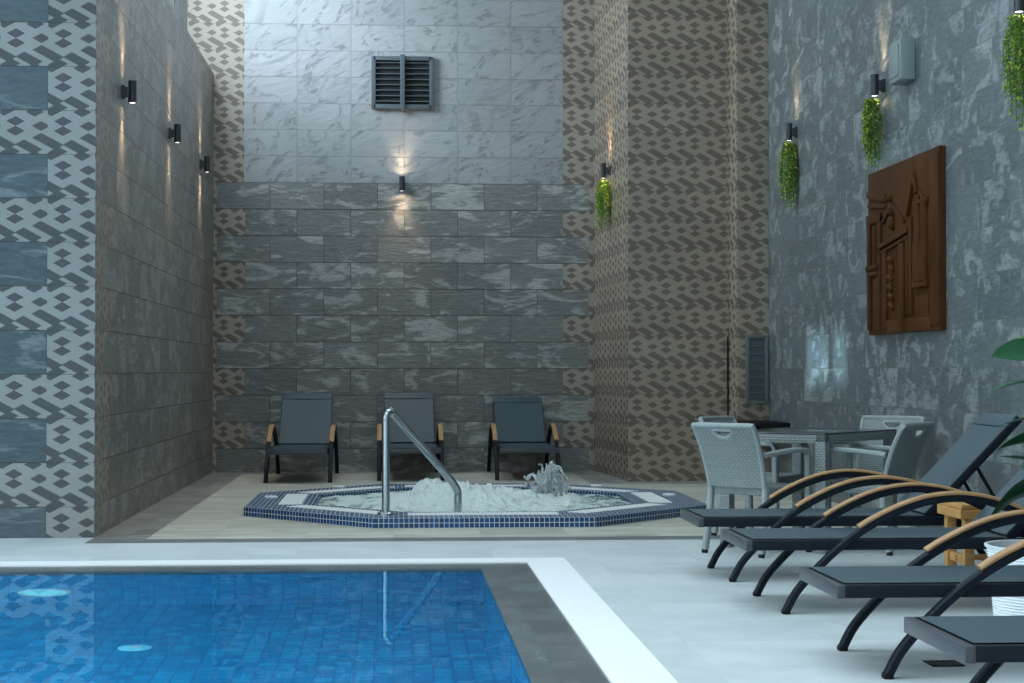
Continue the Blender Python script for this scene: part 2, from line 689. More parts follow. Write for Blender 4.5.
b = bmesh.new()
bx(b, -2.62, 2.46, YB, YB + .2, -.12, 6.5)
struct('wall_back', b, M['back'])
b = bmesh.new()
XO = XL - .40
SILL = 4.45
bx(b, XO, XL, YP + .02, YB, -.12, SILL)
bx(b, XO, XL, YP + .02, 14.93, SILL, 6.5)
bx(b, XO, XL, 16.2, 17.2, SILL, 6.5)
bx(b, XO, XL, 14.93, 16.2, 5.12, 6.5)
bx(b, XO, XL, 17.2, YB, 6.2, 6.5)
struct('wall_left', b, M['left'])
for n, (ya, yb, zt) in enumerate(((14.93, 16.2, 5.12), (17.2, YB, 6.2)), 1):
    b = bmesh.new()
    xa = XO - .03
    bx(b, xa - .03, xa + .03, ya, ya + .05, SILL, zt)
    bx(b, xa - .03, xa + .03, yb - .05, yb, SILL, zt)
    bx(b, xa - .03, xa + .03, ya, yb, SILL, SILL + .05)
    bx(b, xa - .03, xa + .03, ya, yb, zt - .05, zt)
    if n == 1:  # mullion and low head out of view, shaped for the right wall's light patch
        bx(b, xa - .03, xa + .03, ya + .44, ya + .56, SILL, zt)
    w = struct('window_%d' % n, b, M['frame'])
    b = bmesh.new()
    bx(b, xa - .004, xa + .004, ya + .05, yb - .05, SILL + .05, zt - .05)
    obj('pane', b, M['pane'], w)
b = bmesh.new()
bx(b, XO, XL - .005, 16.18, 16.2, SILL, 5.12)
bx(b, XO, XL - .005, 14.93, 14.95, SILL, 5.12)
struct('trim_5', b, M['ceil'])
b = bmesh.new()
bx(b, HX, XL, YP, YP + .02, -.12, 6.5)
struct('wall_left_front', b, M['pier'])
b = bmesh.new()
bx(b, XR, XR + .2, HY, 17.42, -.12, 6.5)
struct('wall_right', b, M['right'])
b = bmesh.new()
prism(b, [(2.26, YB), (2.385, 17.75), (3.415, 17.75), (3.445, 17.40), (XR + .2, 17.40), (XR + .2, YB + .2), (2.26, YB + .2)], -.12, 6.5)
struct('wall_column', b, M['column'])
b = bmesh.new()
SKY = [(-5.0, 2.6, 1.5, 10.5), (-1.3, 2.9, 13.2, 17.6)]          # roof openings added out of view to light the deck and the tub
xs = sorted({HX, XO - .1, XR + .2} | {v for q in SKY for v in q[:2]})
ys = sorted({HY, YP, YB + .2} | {v for q in SKY for v in q[2:]})
for xa, xb in zip(xs, xs[1:]):
    for ya, yb in zip(ys, ys[1:]):
        mx, my = (xa + xb) / 2, (ya + yb) / 2
        if my > YP and mx < XO - .1:
            continue
        if not any(q[0] < mx < q[1] and q[2] < my < q[3] for q in SKY):
            bx(b, xa, xb, ya, yb, 6.5, 6.7)
struct('ceiling', b, M['ceil'])
b = bmesh.new()
bx(b, 3.405, 3.432, 17.715, 17.752, .10, 1.475)
struct('trim_4', b, M['black'])

# ------------------------------------------------------------------ sun loungers
ARCH = [(-.81, 0), (-.755, .10), (-.66, .205), (-.54, .315), (-.42, .397), (-.31, .455), (-.21, .495), (-.11, .520), (0, .530)]
ARCH = ARCH + [(-x, z) for x, z in ARCH[-2::-1]]


def bxm(*a, **k):
    b = bmesh.new()
    bx(b, *a, **k)
    return b


def make_lounger(angle=46):
    """built lying along +x (head end), feet at x = -.81 and .81, base centre at the origin"""
    t = thing('sun_lounger', '', 'sun lounger')
    b = bmesh.new()
    for s in (-1, 1):
        bx(b, -.955, .86, s * .285 - .0175, s * .285 + .0175, .290, .338, bev=.004)
    for x in (.25, .80):
        bx(b, x, x + .03, -.27, .27, .292, .33, bev=.003)
    soft(obj('seat_frame', b, M['metal'], t))
    b = bmesh.new()
    bx(b, -.985, -.953, -.3025, .3025, .288, .338, bev=.005)
    e = soft(obj('end_rail', b, M['greymetal'], t))
    e['label'] = 'lighter grey end rail'
    b = bmesh.new()                                          # seat sling with a slight sag
    nx, ny = 14, 6
    L = b.loops.layers.uv.new('UVMap')
    for lay in (0, 1):
        g = [[b.verts.new((-.95 + 1.225 * i / nx, -.27 + .54 * j / ny,
                           (.342 if lay else .333) - .012 * math.sin(PI * j / ny) * math.sin(PI * i / nx))) for j in range(ny + 1)] for i in range(nx + 1)]
        for i in range(nx):
            for j in range(ny):
                b.faces.new((g[i][j], g[i + 1][j], g[i + 1][j + 1], g[i][j + 1]))
    soft(obj('seat_sling', b, M['sling'], t))
    # reclining back
    a = math.radians(angle)
    piv = Matrix.Translation((.27, 0, .335)) @ Matrix.Rotation(-a, 4, 'Y')
    ln = .735
    b = bmesh.new()
    for s in (-1, 1):
        bx(b, 0, ln, s * .262 - .014, s * .262 + .014, -.02, .02, mat=piv, bev=.004)
    bx(b, ln - .03, ln, -.26, .26, -.016, .014, mat=piv, bev=.004)
    back = soft(obj('backrest', b, M['metal'], t))
    b = bmesh.new()
    for lay in (0, 1):
        g = [[b.verts.new(piv @ Vector((.005 + (ln - .005) * i / 10, -.268 + .536 * j / 6,
                                        (.024 if lay else .014) - .014 * math.sin(PI * j / 6) * math.sin(PI * i / 10)))) for j in range(7)] for i in range(11)]
        for i in range(10):
            for j in range(6):
                b.faces.new((g[i][j], g[i + 1][j], g[i + 1][j + 1], g[i][j + 1]))
    soft(obj('backrest_sling', b, M['sling'], back))
    b = bmesh.new()                                          # hem pocket at the head
    bx(b, ln - .085, ln + .004, -.272, .272, .015, .029, mat=piv, bev=.005)
    soft(obj('head_hem', b, M['sling'], back))
    b = bmesh.new()                                          # prop that holds the back up
    p = piv @ Vector((.40, 0, -.012))
    for s in (-.2, .2):
        tube(b, [(p.x, s, p.z), (.73, s, .318)], .010, 8)
    tube(b, [(.73, -.28, .318), (.73, .28, .318)], .010, 8)
    soft(obj('prop_stay', b, M['metal'], t))
    for s in (-1, 1):
        y = s * .322
        b = bmesh.new()
        pts = smooth_path([(x, y, z) for x, z in ARCH], 4)
        sweep(b, pts, rectp(.034, .042, .45), up=(0, 1, 0))
        ar = soft(obj('arch_leg', b, M['metal'], t))
        b = bmesh.new()
        wp = [Vector(q) for q in pts if -.45 < q[0] < .45]
        wp2 = []
        for i, q in enumerate(wp):
            d = (wp[min(i + 1, len(wp) - 1)] - wp[max(i - 1, 0)]).normalized()
            wp2.append(q + Vector((-d.z, 0, d.x)) * .0245)
        rings = sweep(b, wp2, rectp(.050, .017, .6), up=(0, 0, 1))
        soft(obj('armrest', b, M['teak'], ar))
        obj('bracket', bxm(-.555, -.525, min(y, s * .28), max(y, s * .28), .295, .333), M['metal'], ar)
        obj('bracket', bxm(.525, .555, min(y, s * .28), max(y, s * .28), .295, .333), M['metal'], ar)
        for x in (-.81, .81):
            b = bmesh.new()
            bx(b, x - .017 + (.006 if x < 0 else -.006), x + .017 + (.006 if x < 0 else -.006), y - .023, y + .023, 0, .020, bev=.003)
            soft(obj('foot_cap', b, M['black'], ar))
    return t


lg = [
    ((2.605, 9.56, 0), 0, 'grey mesh sun lounger nearest the wicker dining set, farthest of the right-hand row'),
    ((2.610, 8.318, 0), 0, 'grey mesh sun lounger just in front of the wooden stool, second from the far end'),
    ((2.600, 6.612, 0), 0, 'grey mesh sun lounger just in front of the white plant pot'),
    ((2.605, 5.19, 0), 0, 'nearest sun lounger, cut off by the bottom right corner of the photo'),
]
base = make_lounger()
for k, (loc, rz, lab) in enumerate(lg):
    o = base if k == 0 else copy_tree(base)
    o.location = loc
    o.rotation_euler = (0, 0, rz)
    tag(o, lab, 'sun lounger', 'sun loungers along the right side of the pool')
ch = [
    ((-.955, 18.56, 0), PI / 2 - .012, 'upright dark lounger with wooden arms, left of the metal handrail by the back wall'),
    ((.170, 18.80, 0), PI / 2 + .004, 'upright dark lounger with wooden arms, right behind the metal handrail'),
]
for loc, rz, lab in ch:
    o = copy_tree(base)
    o.location = loc
    o.rotation_euler = (0, 0, rz)
    tag(o, lab, 'sun lounger', 'loungers facing the hot tub')
o = make_lounger(40)
o.location = (1.385, 18.83, 0)
o.rotation_euler = (0, 0, PI / 2)
tag(o, 'dark lounger with lower back and wooden arms, behind the splashing water, near the patterned column', 'sun lounger', 'loungers facing the hot tub')

# ------------------------------------------------------------------ hot tub
OCX = .655
def octo(d=0.0):
    """outline of the tub inset by d"""
    hw, hf, ya, yb, yc, yd = 1.815, .795, 12.55, 13.68, 15.27, 16.40
    base = [(OCX - hf, ya), (OCX + hf, ya), (OCX + hw, yb), (OCX + hw, yc), (OCX + hf, yd), (OCX - hf, yd), (OCX - hw, yc), (OCX - hw, yb)]
    if d == 0:
        return base
    out = []
    n = len(base)
    for i in range(n):
        p0, p1, p2 = Vector(base[i - 1]), Vector(base[i]), Vector(base[(i + 1) % n])
        e1, e2 = (p1 - p0).normalized(), (p2 - p1).normalized()
        n1, n2 = Vector((-e1.y, e1.x)), Vector((-e2.y, e2.x))
        k = (n1 + n2) / (1 + n1.dot(n2))
        out.append(tuple(p1 + k * d))
    return out
RIM = .072
hot = thing('hot_tub', 'raised eight-sided hot tub edged in blue mosaic with white gratings', 'hot tub', (OCX, 14.5, 0))
def inhot(o):
    o.parent = hot
    o.location = (-OCX, -14.5, 0)
    return o
b = bmesh.new()
oo, ii = octo(0), octo(.54)
n = 8
A0 = [b.verts.new((x, y, 0)) for x, y in oo]
A1 = [b.verts.new((x, y, RIM)) for x, y in oo]
B1 = [b.verts.new((x, y, RIM)) for x, y in ii]
B0 = [b.verts.new((x, y, .002)) for x, y in ii]
for i in range(n):
    j = (i + 1) % n
    b.faces.new((A0[i], A0[j], A1[j], A1[i]))
    b.faces.new((A1[i], A1[j], B1[j], B1[i]))
    b.faces.new((B1[i], B1[j], B0[j], B0[i]))
b.faces.new(A0[::-1])
b.faces.new(B0)
inhot(obj('rim', b, M['blue_mosaic'], hot))
g0, g1 = octo(.25), octo(.43)
for i in range(8):
    j = (i + 1) % 8
    p, q, r, s = (Vector(v) for v in (g0[i], g0[j], g1[j], g1[i]))
    mid = (r - s).normalized()
    # cut square ends so that the corners stay blue
    lo, hi = s + mid * .05, r - mid * .05
    nrm = Vector((mid.y, -mid.x)) * .18
    b = bmesh.new()
    prism(b, [tuple(lo), tuple(lo + nrm), tuple(hi + nrm), tuple(hi)][::-1], RIM - .01, RIM + .004)
    inhot(obj('grating', b, M['white'], hot))
for x, y in ((-1.02, 14.71), (2.33, 14.75), (-.50, 15.96), (1.85, 15.96)):
    b = bmesh.new()
    lathe(b, [(.055, RIM - .005), (.055, RIM + .008), (.045, RIM + .013)], 20, x, y, cap=(False, True))
    inhot(soft(obj('skimmer_lid', b, M['white'], hot)))

from mathutils import noise as mn
def inside(x, y, poly):
    r = True
    for i in range(len(poly)):
        ax, ay = poly[i]
        cx, cy = poly[(i + 1) % len(poly)]
        if (cx - ax) * (y - ay) - (cy - ay) * (x - ax) < 0:
            return False
    return r
def foam_h(x, y):
    d = math.hypot((x - .52) * 1.35, (y - 14.35) * .9)
    d2 = math.hypot((x - 1.28) * 2.2, (y - 14.5))
    m = .19 * math.exp(-d * d * 3.2) + .07 * math.exp(-d2 * d2 * 5)
    n = mn.fractal(Vector((x * 3.3, y * 2.2, 1.7)), .9, 2.1, 5)
    n2 = mn.fractal(Vector((x * 13, y * 10, 4.1)), .7, 2.0, 5)
    amp = .034 + m * .55
    return .048 + m + n * amp + n2 * amp * .42
b = bmesh.new()
poly = octo(.545)
poly_in = poly
nr, na = 70, 200
cx, cy = OCX, 14.475
def edge_pt(ang):
    d = Vector((math.cos(ang), math.sin(ang)))
    best = 1e9
    for i in range(8):
        p, q = Vector(poly[i]), Vector(poly[(i + 1) % 8])
        e = q - p
        den = d.x * e.y - d.y * e.x
        if abs(den) < 1e-9:
            continue
        w = p - Vector((cx, cy))
        tt = (w.x * e.y - w.y * e.x) / den
        uu = (w.x * d.y - w.y * d.x) / den
        if tt > 0 and -1e-6 <= uu <= 1 + 1e-6:
            best = min(best, tt)
    return best
c0 = b.verts.new((cx, cy, foam_h(cx, cy)))
prev = None
rays = [edge_pt(2 * PI * k / na) for k in range(na)]
for r in range(1, nr + 1):
    f = r / nr
    cur = []
    for k in range(na):
        a = 2 * PI * k / na
        x, y = cx + math.cos(a) * rays[k] * f, cy + math.sin(a) * rays[k] * f
        z = foam_h(x, y)
        if f > .9:
            z = z + (.046 - z) * (f - .9) / .1
        cur.append(b.verts.new((x, y, z)))
    for k in range(na):
        kk = (k + 1) % na
        if prev is None:
            b.faces.new((c0, cur[k], cur[kk]))
        else:
            b.faces.new((prev[k], cur[k], cur[kk], prev[kk]))
    prev = cur
wt = obj('hot_tub_water', b, M['foam'], smooth=True)
tag(wt, 'white foaming water bubbling inside the hot tub', 'water', kind='stuff')
# the splash thrown up on the right: fine arching threads and beads of water
b = bmesh.new()
rs = random.Random(3)
def bead(x, y, z, r):
    q = bmesh.ops.create_icosphere(b, subdivisions=1, radius=r)
    sx = rs.uniform(.8, 1.5)
    for v in q['verts']:
        v.co = Vector((x + v.co.x, y + v.co.y, z + v.co.z * sx))
bxs, bys = 1.28, 14.5
for k in range(42):
    a = rs.uniform(0, 2 * PI)
    sp = rs.uniform(.03, .19)
    hgt = rs.uniform(.10, .33) * (1.0 if math.cos(a) > -.4 else .75)
    pts = []
    for i in range(8):
        f = i / 7 * rs.uniform(.75, .98)
        pts.append((bxs + math.cos(a) * sp * (.3 + f) + rs.uniform(-.008, .008), bys + math.sin(a) * sp * (.3 + f),
                    .05 + hgt * (1 - (1.55 * f - 1) ** 2) + rs.uniform(-.006, .006)))
    sweep(b, pts, circ(rs.uniform(.004, .009), 5))
    bead(*pts[-1], rs.uniform(.008, .016))
for k in range(26):                                          # the curling sheet of water, its crest to the right
    y0 = bys + rs.uniform(-.07, .07)
    xl, xr = bxs - rs.uniform(.05, .17), bxs + rs.uniform(.06, .17)
    top = rs.uniform(.20, .36)
    pts = []
    for i in range(12):
        f = i / 11
        pts.append((xl + (xr - xl) * f ** .8 + rs.uniform(-.006, .006), y0 + rs.uniform(-.006, .006),
                    .05 + top * math.sin(PI * min(1, f ** 1.25)) ** .8 * (.6 + .4 * f) + rs.uniform(-.008, .008)))
    sweep(b, pts[:rs.randint(8, 12)], circ(rs.uniform(.004, .008), 5))
for k in range(90):
    a = rs.uniform(0, 2 * PI)
    sp = rs.uniform(.0, .24)
    bead(bxs + math.cos(a) * sp, bys + math.sin(a) * sp, rs.uniform(.05, .38) * (1 - .4 * sp / .24), rs.uniform(.005, .015))
obj('splash', b, M['splash'], wt, smooth=True)

# ------------------------------------------------------------------ steel handrail standing on the tub's edge
rail = thing('handrail', 'sloping stainless steel handrail standing at the front edge of the hot tub', 'handrail', (-.058, 12.90, RIM))
P0, P1 = Vector((0, 0, 0)), Vector((.55, .56, 0))
b = bmesh.new()
path = [(0, 0, .0), (0, 0, .35), (0, 0, .66), (0, 0, .710), (.012, .012, .740), (.04, .04, .742), (.075, .076, .715)]
path += [(.47, .478, .245), (.515, .524, .185), (.545, .555, .13), (.55, .56, .06), (.55, .56, -.05)]
path = smooth_path(path, 5)
tube(b, path, .030, 16)
soft(obj('rail_tube', b, M['steel'], rail))
b = bmesh.new()
lathe(b, [(.065, 0), (.065, .010), (.045, .022), (.032, .026)], 24, 0, 0, cap=(True, False))
soft(obj('base_flange', b, M['steel'], rail))

# ------------------------------------------------------------------ lamps on the walls with their beams
def spot(parent, z, up, energy, size=95, blend=1.0):
    l = bpy.data.lights.new('beam', 'SPOT')
    l.energy = energy
    l.color = (1.0, .72, .47)
    l.spot_size = math.radians(size)
    l.spot_blend = blend
    l.shadow_soft_size = .012
    o = bpy.data.objects.new('beam', l)
    COL.objects.link(o)
    o.parent = parent
    o.location = (0, 0, z)
    o.rotation_euler = (PI if up else 0, 0, 0)


def make_lamp():
    """tube lamp, origin at the middle of the tube; its wall is at local +y, .075 away"""
    t = thing('wall_lamp', '', 'wall lamp')
    b = bmesh.new()
    lathe(b, [(.024, -.060), (.0275, -.0825), (.031, -.0825), (.031, .0825), (.0275, .0825), (.024, .060)], 24, cap=(True, True))
    soft(obj('lamp_tube', b, M['lamp'], t))
    b = bmesh.new()
    bx(b, -.024, .024, .022, .060, -.036, .036, bev=.004)
    bx(b, -.032, .032, .054, .075, -.048, .048, bev=.004)
    soft(obj('wall_bracket', b, M['lamp'], t))
    for s in (-1, 1):
        b = bmesh.new()
        lathe(b, [(.0245, s * .079), (.012, s * .080)], 20, cap=(True, True))
        obj('lens', b, M['lens'], t)
    return t

lamps = [
    ((-1.94, 13.12, 3.195), PI / 2, 'black tube lamp on the left wall, nearest the mosaic pier'),
    ((-1.94, 15.83, 3.255), PI / 2, 'black tube lamp on the left wall, middle one of its three'),
    ((-1.94, 18.33, 3.275), PI / 2, 'black tube lamp on the left wall, nearest the back corner'),
    ((.087, 19.625, 3.227), 0, 'black tube lamp on the back wall under the square vent'),
    ((2.248, 18.72, 3.285), -PI / 2 - .064, 'black tube lamp on the patterned column above a green trailing vine'),
    ((3.69, 16.15, 3.365), -PI / 2, 'black tube lamp on the right wall, farthest, nearest the patterned column'),
    ((3.69, 13.22, 3.323), -PI / 2, 'black tube lamp on the right wall beside the grey box'),
    ((3.69, 10.10, 3.33), -PI / 2, 'black tube lamp at the top right corner, above the nearest trailing vine'),
]
lamp0 = make_lamp()
lampobjs = []
for k, (loc, rz, lab) in enumerate(lamps):
    o = lamp0 if k == 0 else copy_tree(lamp0)
    o.location = loc
    o.rotation_euler = (0, 0, rz)
    tag(o, lab, 'wall lamp', 'tube lamps on the walls')
    lampobjs.append(o)
for o in lampobjs:
    k = .55 if o is lampobjs[3] else 1.0
    for z, up in ((.081, True), (-.081, False)):
        spot(o, z, up, 42 * k, 72, .85)
        spot(o, z, up, 3.2, 155, .6)

# ------------------------------------------------------------------ trailing vines under four lamps
def make_vine(seed, ln, spread, lean):
    r = random.Random(seed)
    t = thing('hanging_vine', '', 'hanging plant')
    bs, bl = bmesh.new(), bmesh.new()
    for k in range(40):
        a = r.uniform(0, 2 * PI)
        rad = spread * math.sqrt(r.uniform(0.05, 1))
        L = ln * r.uniform(.55, 1.0) * (1 - .25 * rad / spread)
        pts = []
        x0, y0 = math.cos(a) * rad * .5, math.sin(a) * rad * .5
        for i in range(9):
            f = i / 8
            k2 = 1 + .9 * min(1, f * 2.5) - .55 * max(0, f - .5)
            pts.append(Vector((x0 * k2 + r.uniform(-.006, .006), y0 * k2 + r.uniform(-.006, .006) + lean * f * .5, -L * f)))
        sweep(bs, pts, circ(.002, 4))
        m = int(L / .016)
        for i in range(m):
            f = (i + r.random()) / m * 7.999
            p = pts[int(f)].lerp(pts[int(f) + 1], f % 1)
            az = r.uniform(0, 2 * PI)
            d = Vector((math.cos(az), math.sin(az), r.uniform(-1.0, .2))).normalized()
            sd = d.cross(Vector((0, 0, 1))).normalized()
            up = sd.cross(d)
            l, w = r.uniform(.022, .040), r.uniform(.009, .015)
            p = p + d * .004
            vs = [bl.verts.new(q) for q in (p, p + d * l * .5 + sd * w + up * .002, p + d * l - up * .004, p + d * l * .5 - sd * w + up * .002)]
            bl.faces.new(vs)
    obj('stems', bs, M['stem'], t)
    obj('leaves', bl, M['vine'], t, fix=False)
    return t

for seed, loc, ln, spr, lab in (
        (1, (2.250, 18.72, 3.185), .62, .105, 'green trailing vine with painted yellow lamplight, hanging under the lamp on the patterned column'),
        (2, (3.69, 16.15, 3.27), .74, .10, 'green trailing vine on the right wall, farthest, nearest the patterned column'),
        (3, (3.672, 13.22, 3.225), .66, .085, 'green trailing vine hanging beside the upper corner of the carved panel'),
        (4, (3.69, 10.10, 3.232), .74, .10, 'green trailing vine at the top right corner of the photo, nearest the viewer')):
    v = make_vine(seed, ln, spr, 0)
    v.location = loc
    tag(v, lab, 'hanging plant', 'trailing vines under the lamps')

# ------------------------------------------------------------------ vents, box, shelf
v = thing('wall_vent', 'square grey slatted vent high on the back wall', 'vent', (.092, YB, 4.37))
b = bmesh.new()
hw, hh = .325, .272
for s in (-1, 1):
    bx(b, s * hw - .024, s * hw + .024, -.055, 0, -hh - .02, hh + .02, bev=.004)
    bx(b, -hw, hw, -.055, 0, s * hh - .024, s * hh + .024, bev=.004)
soft(obj('outer_frame', b, M['vent'], v))
b = bmesh.new()
bx(b, -.026, .026, -.085, 0, -hh - .045, hh + .04, bev=.006)
soft(obj('centre_post', b, M['vent'], v))
b = bmesh.new()
bx(b, -hw + .02, hw - .02, -.008, -.002, -hh + .02, hh - .02)
obj('shade_plate', b, M['ventshade'], v)  # dark plate stands in for the shade inside the duct
for s in (-1, 1):
    for k in range(8):
        z = -hh + .055 + k * (2 * hh - .11) / 7
        b = bmesh.new()
        m = Matrix.Translation((s * .17, -.030, z)) @ Matrix.Rotation(math.radians(-14), 4, 'X')
        bx(b, -.148, .148, -.020, .020, -.004, .004, mat=m)
        obj('slat', b, M['vent'], v)

v = thing('louvre_grille', 'narrow tall grey louvre grille low on the patterned wall by the dining set', 'vent', (3.640, 17.40, 1.143))
b = bmesh.new()
hw, hh = .098, .332
for s in (-1, 1):
    bx(b, s * hw - .017, s * hw + .017, -.03, 0, -hh - .012, hh + .012, bev=.003)
    bx(b, -hw, hw, -.03, 0, s * hh - .016, s * hh + .016, bev=.003)
soft(obj('outer_frame', b, M['louver'], v))
for k in range(8):
    z = -hh + .055 + k * (2 * hh - .11) / 7
    b = bmesh.new()
    bx(b, -.082, .082, -.016, -.004, z - .036, z + .036)
    sl = obj('slat', b, M['louverslat'], v)
    b = bmesh.new()
    bx(b, -.082, .082, -.028, -.004, z + .036, z + .043)
    obj('slat_lip', b, M['louver'], sl)

v = thing('junction_box', 'pale grey plastic box high on the right wall beside a lamp', 'box', (XR, 12.55, 3.39))
b = bmesh.new()
bx(b, -.115, 0, -.15, .15, -.155, .145, bev=.018)
soft(obj('housing', b, M['box'], v))
b = bmesh.new()
bx(b, -.123, -.112, -.115, .115, -.12, .11, bev=.004)
soft(obj('cover', b, M['box'], v))

v = thing('wall_shelf', 'small black shelf fixed in the corner behind the wicker table', 'shelf', (3.61, 16.95, .60))
b = bmesh.new()
bx(b, -.17, .155, -.50, .45, 0, .032, bev=.004)
soft(obj('board', b, M['black'], v))
b = bmesh.new()
bx(b, -.165, -.145, -.50, .45, -.065, 0)
bx(b, -.165, .155, -.50, -.48, -.065, 0)
obj('front_lip', b, M['black'], v)

# ------------------------------------------------------------------ carved wooden relief on the right wall
art = thing('carved_panel', 'large dark brown carved wooden relief of buildings on the right wall', 'wall art', (XR - .002, 12.62, 1.405))
W_, H_ = 1.80, 1.262
def ab(b, p0, p1, q0, q1, d0, d1, bev=.006):
    d1 = .045 + (d1 - .045) * .6 if d1 > .045 else d1
    """block on the panel: p from far (0) to near (1), q from the top (0) down (1), d = depth off the wall"""
    return bx(b, -d1, -d0, W_ / 2 - p1 * W_, W_ / 2 - p0 * W_, H_ * (1 - q1), H_ * (1 - q0), bev=bev)
def abar(b, p0, q0, p1, q1, w, d0, d1):
    d1 = .045 + (d1 - .045) * .6
    y0, z0, y1, z1 = W_ / 2 - p0 * W_, H_ * (1 - q0), W_ / 2 - p1 * W_, H_ * (1 - q1)
    L = math.hypot(y1 - y0, z1 - z0)
    a = math.atan2(z1 - z0, y1 - y0)
    m = Matrix.Translation((0, (y0 + y1) / 2, (z0 + z1) / 2)) @ Matrix.Rotation(a, 4, 'X')
    bx(b, -d1, -d0, -L / 2, L / 2, -w / 2, w / 2, mat=m, bev=.004)
b = bmesh.new()
ab(b, 0, 1, 0, 1, 0, .045, .005)
soft(obj('board', b, M['carving'], art))
b = bmesh.new()                                              # left tower: windows, balcony, slit
ab(b, .02, .06, .30, .97, .04, .085)
ab(b, .10, .135, .33, .60, .04, .075)
ab(b, .17, .22, .28, .97, .04, .08)
ab(b, .02, .22, .26, .32, .04, .09)
ab(b, .02, .21, .575, .60, .04, .105)
ab(b, .025, .19, .615, .64, .04, .095)
for k in range(6):
    ab(b, .01 + k * .032, .022 + k * .032, .60, .615, .04, .09, .001)
ab(b, .115, .17, .66, .97, .04, .075)
abar(b, .02, .13, .30, .19, .05, .04, .085)
abar(b, .02, .20, .29, .235, .03, .04, .075)
soft(obj('tower', b, M['carving'], art))
b = bmesh.new()                                              # middle hall with its lintel and door
abar(b, .20, .475, .62, .415, .035, .04, .095)
abar(b, .20, .51, .62, .455, .02, .04, .08)
ab(b, .24, .30, .50, .98, .04, .075)
ab(b, .50, .56, .48, .98, .04, .085)
ab(b, .58, .62, .46, .90, .04, .075)
ab(b, .28, .90, .92, 1.0, .04, .07)
soft(obj('hall', b, M['carving'], art))
b = bmesh.new()                                              # hanging ornaments in the doorway
for k in range(6):
    y, z = W_ / 2 - (.365 + .012 * math.sin(k * 1.7)) * W_, H_ * (1 - (.56 + k * .055))
    q = bmesh.ops.create_icosphere(b, subdivisions=2, radius=1)
    for v in q['verts']:
        v.co = Vector((-.05 + v.co.x * .035, y + v.co.y * .045 + v.co.z * .02, z + v.co.z * .03))
soft(obj('ornament', b, M['carving'], art))
b = bmesh.new()                                              # roof figure
for p, q_, ry, rz in ((.38, .27, .035, .05), (.38, .345, .05, .06), (.36, .20, .03, .03)):
    q = bmesh.ops.create_icosphere(b, subdivisions=2, radius=1)
    for v in q['verts']:
        v.co = Vector((-.05 + v.co.x * .04, W_ / 2 - p * W_ + v.co.y * ry, H_ * (1 - q_) + v.co.z * rz))
abar(b, .25, .33, .38, .24, .03, .04, .08)
abar(b, .38, .24, .56, .36, .03, .04, .08)
soft(obj('roof_ornament', b, M['carving'], art))
b = bmesh.new()                                              # right gate: slanting post, twin pillars, plinth
abar(b, .60, .33, .70, .10, .05, .04, .09)
abar(b, .70, .12, .73, .22, .04, .04, .085)
ab(b, .64, .67, .34, .90, .04, .085)
for p in (.745, .83):
    y = W_ / 2 - p * W_
    sweep(b, [(-.05, y, H_ * .28), (-.05, y, H_ * .5)], circ(.045, 12))
    sweep(b, [(-.05, y, H_ * .5), (-.05, y, H_ * .72)], [(a * 1.0, c) for a, c in circ(.036, 12)])
ab(b, .70, .88, .72, .755, .04, .10)
ab(b, .70, .88, .26, .29, .04, .09)
abar(b, .71, .33, .77, .22, .03, .04, .08)
abar(b, .77, .22, .86, .30, .03, .04, .08)
ab(b, .89, 1.0, .03, .97, .04, .062)
ab(b, .70, .87, .80, .92, .04, .062)
soft(obj('gateway', b, M['carving'], art))

# ------------------------------------------------------------------ wicker dining set
TC, TR = Vector((2.705, 11.255)), math.radians(49.9)
t = thing('dining_table', 'square pale wicker dining table with a dark glass top', 'table', (TC.x, TC.y, 0), TR)
b = bmesh.new()
hx, hy = .50, .335
for k in (-1, 1):
    bx(b, k * hx - .035, k * hx + .035, -hy - .035, hy + .035, .675, .728, bev=.008)
    bx(b, -hx - .035, hx + .035, k * hy - .035, k * hy + .035, .675, .728, bev=.008)
soft(obj('apron', b, M['weave'], t))
for sx in (-1, 1):
    for sy in (-1, 1):
        b = bmesh.new()
        bx(b, sx * hx - .036, sx * hx + .036, sy * hy - .036, sy * hy + .036, 0.0, .69, bev=.008)
        soft(obj('leg', b, M['weave'], t))
b = bmesh.new()
bx(b, -hx - .03, hx + .03, -hy - .03, hy + .03, .728, .738, bev=.003)
soft(obj('glass_top', b, M['glass'], t))


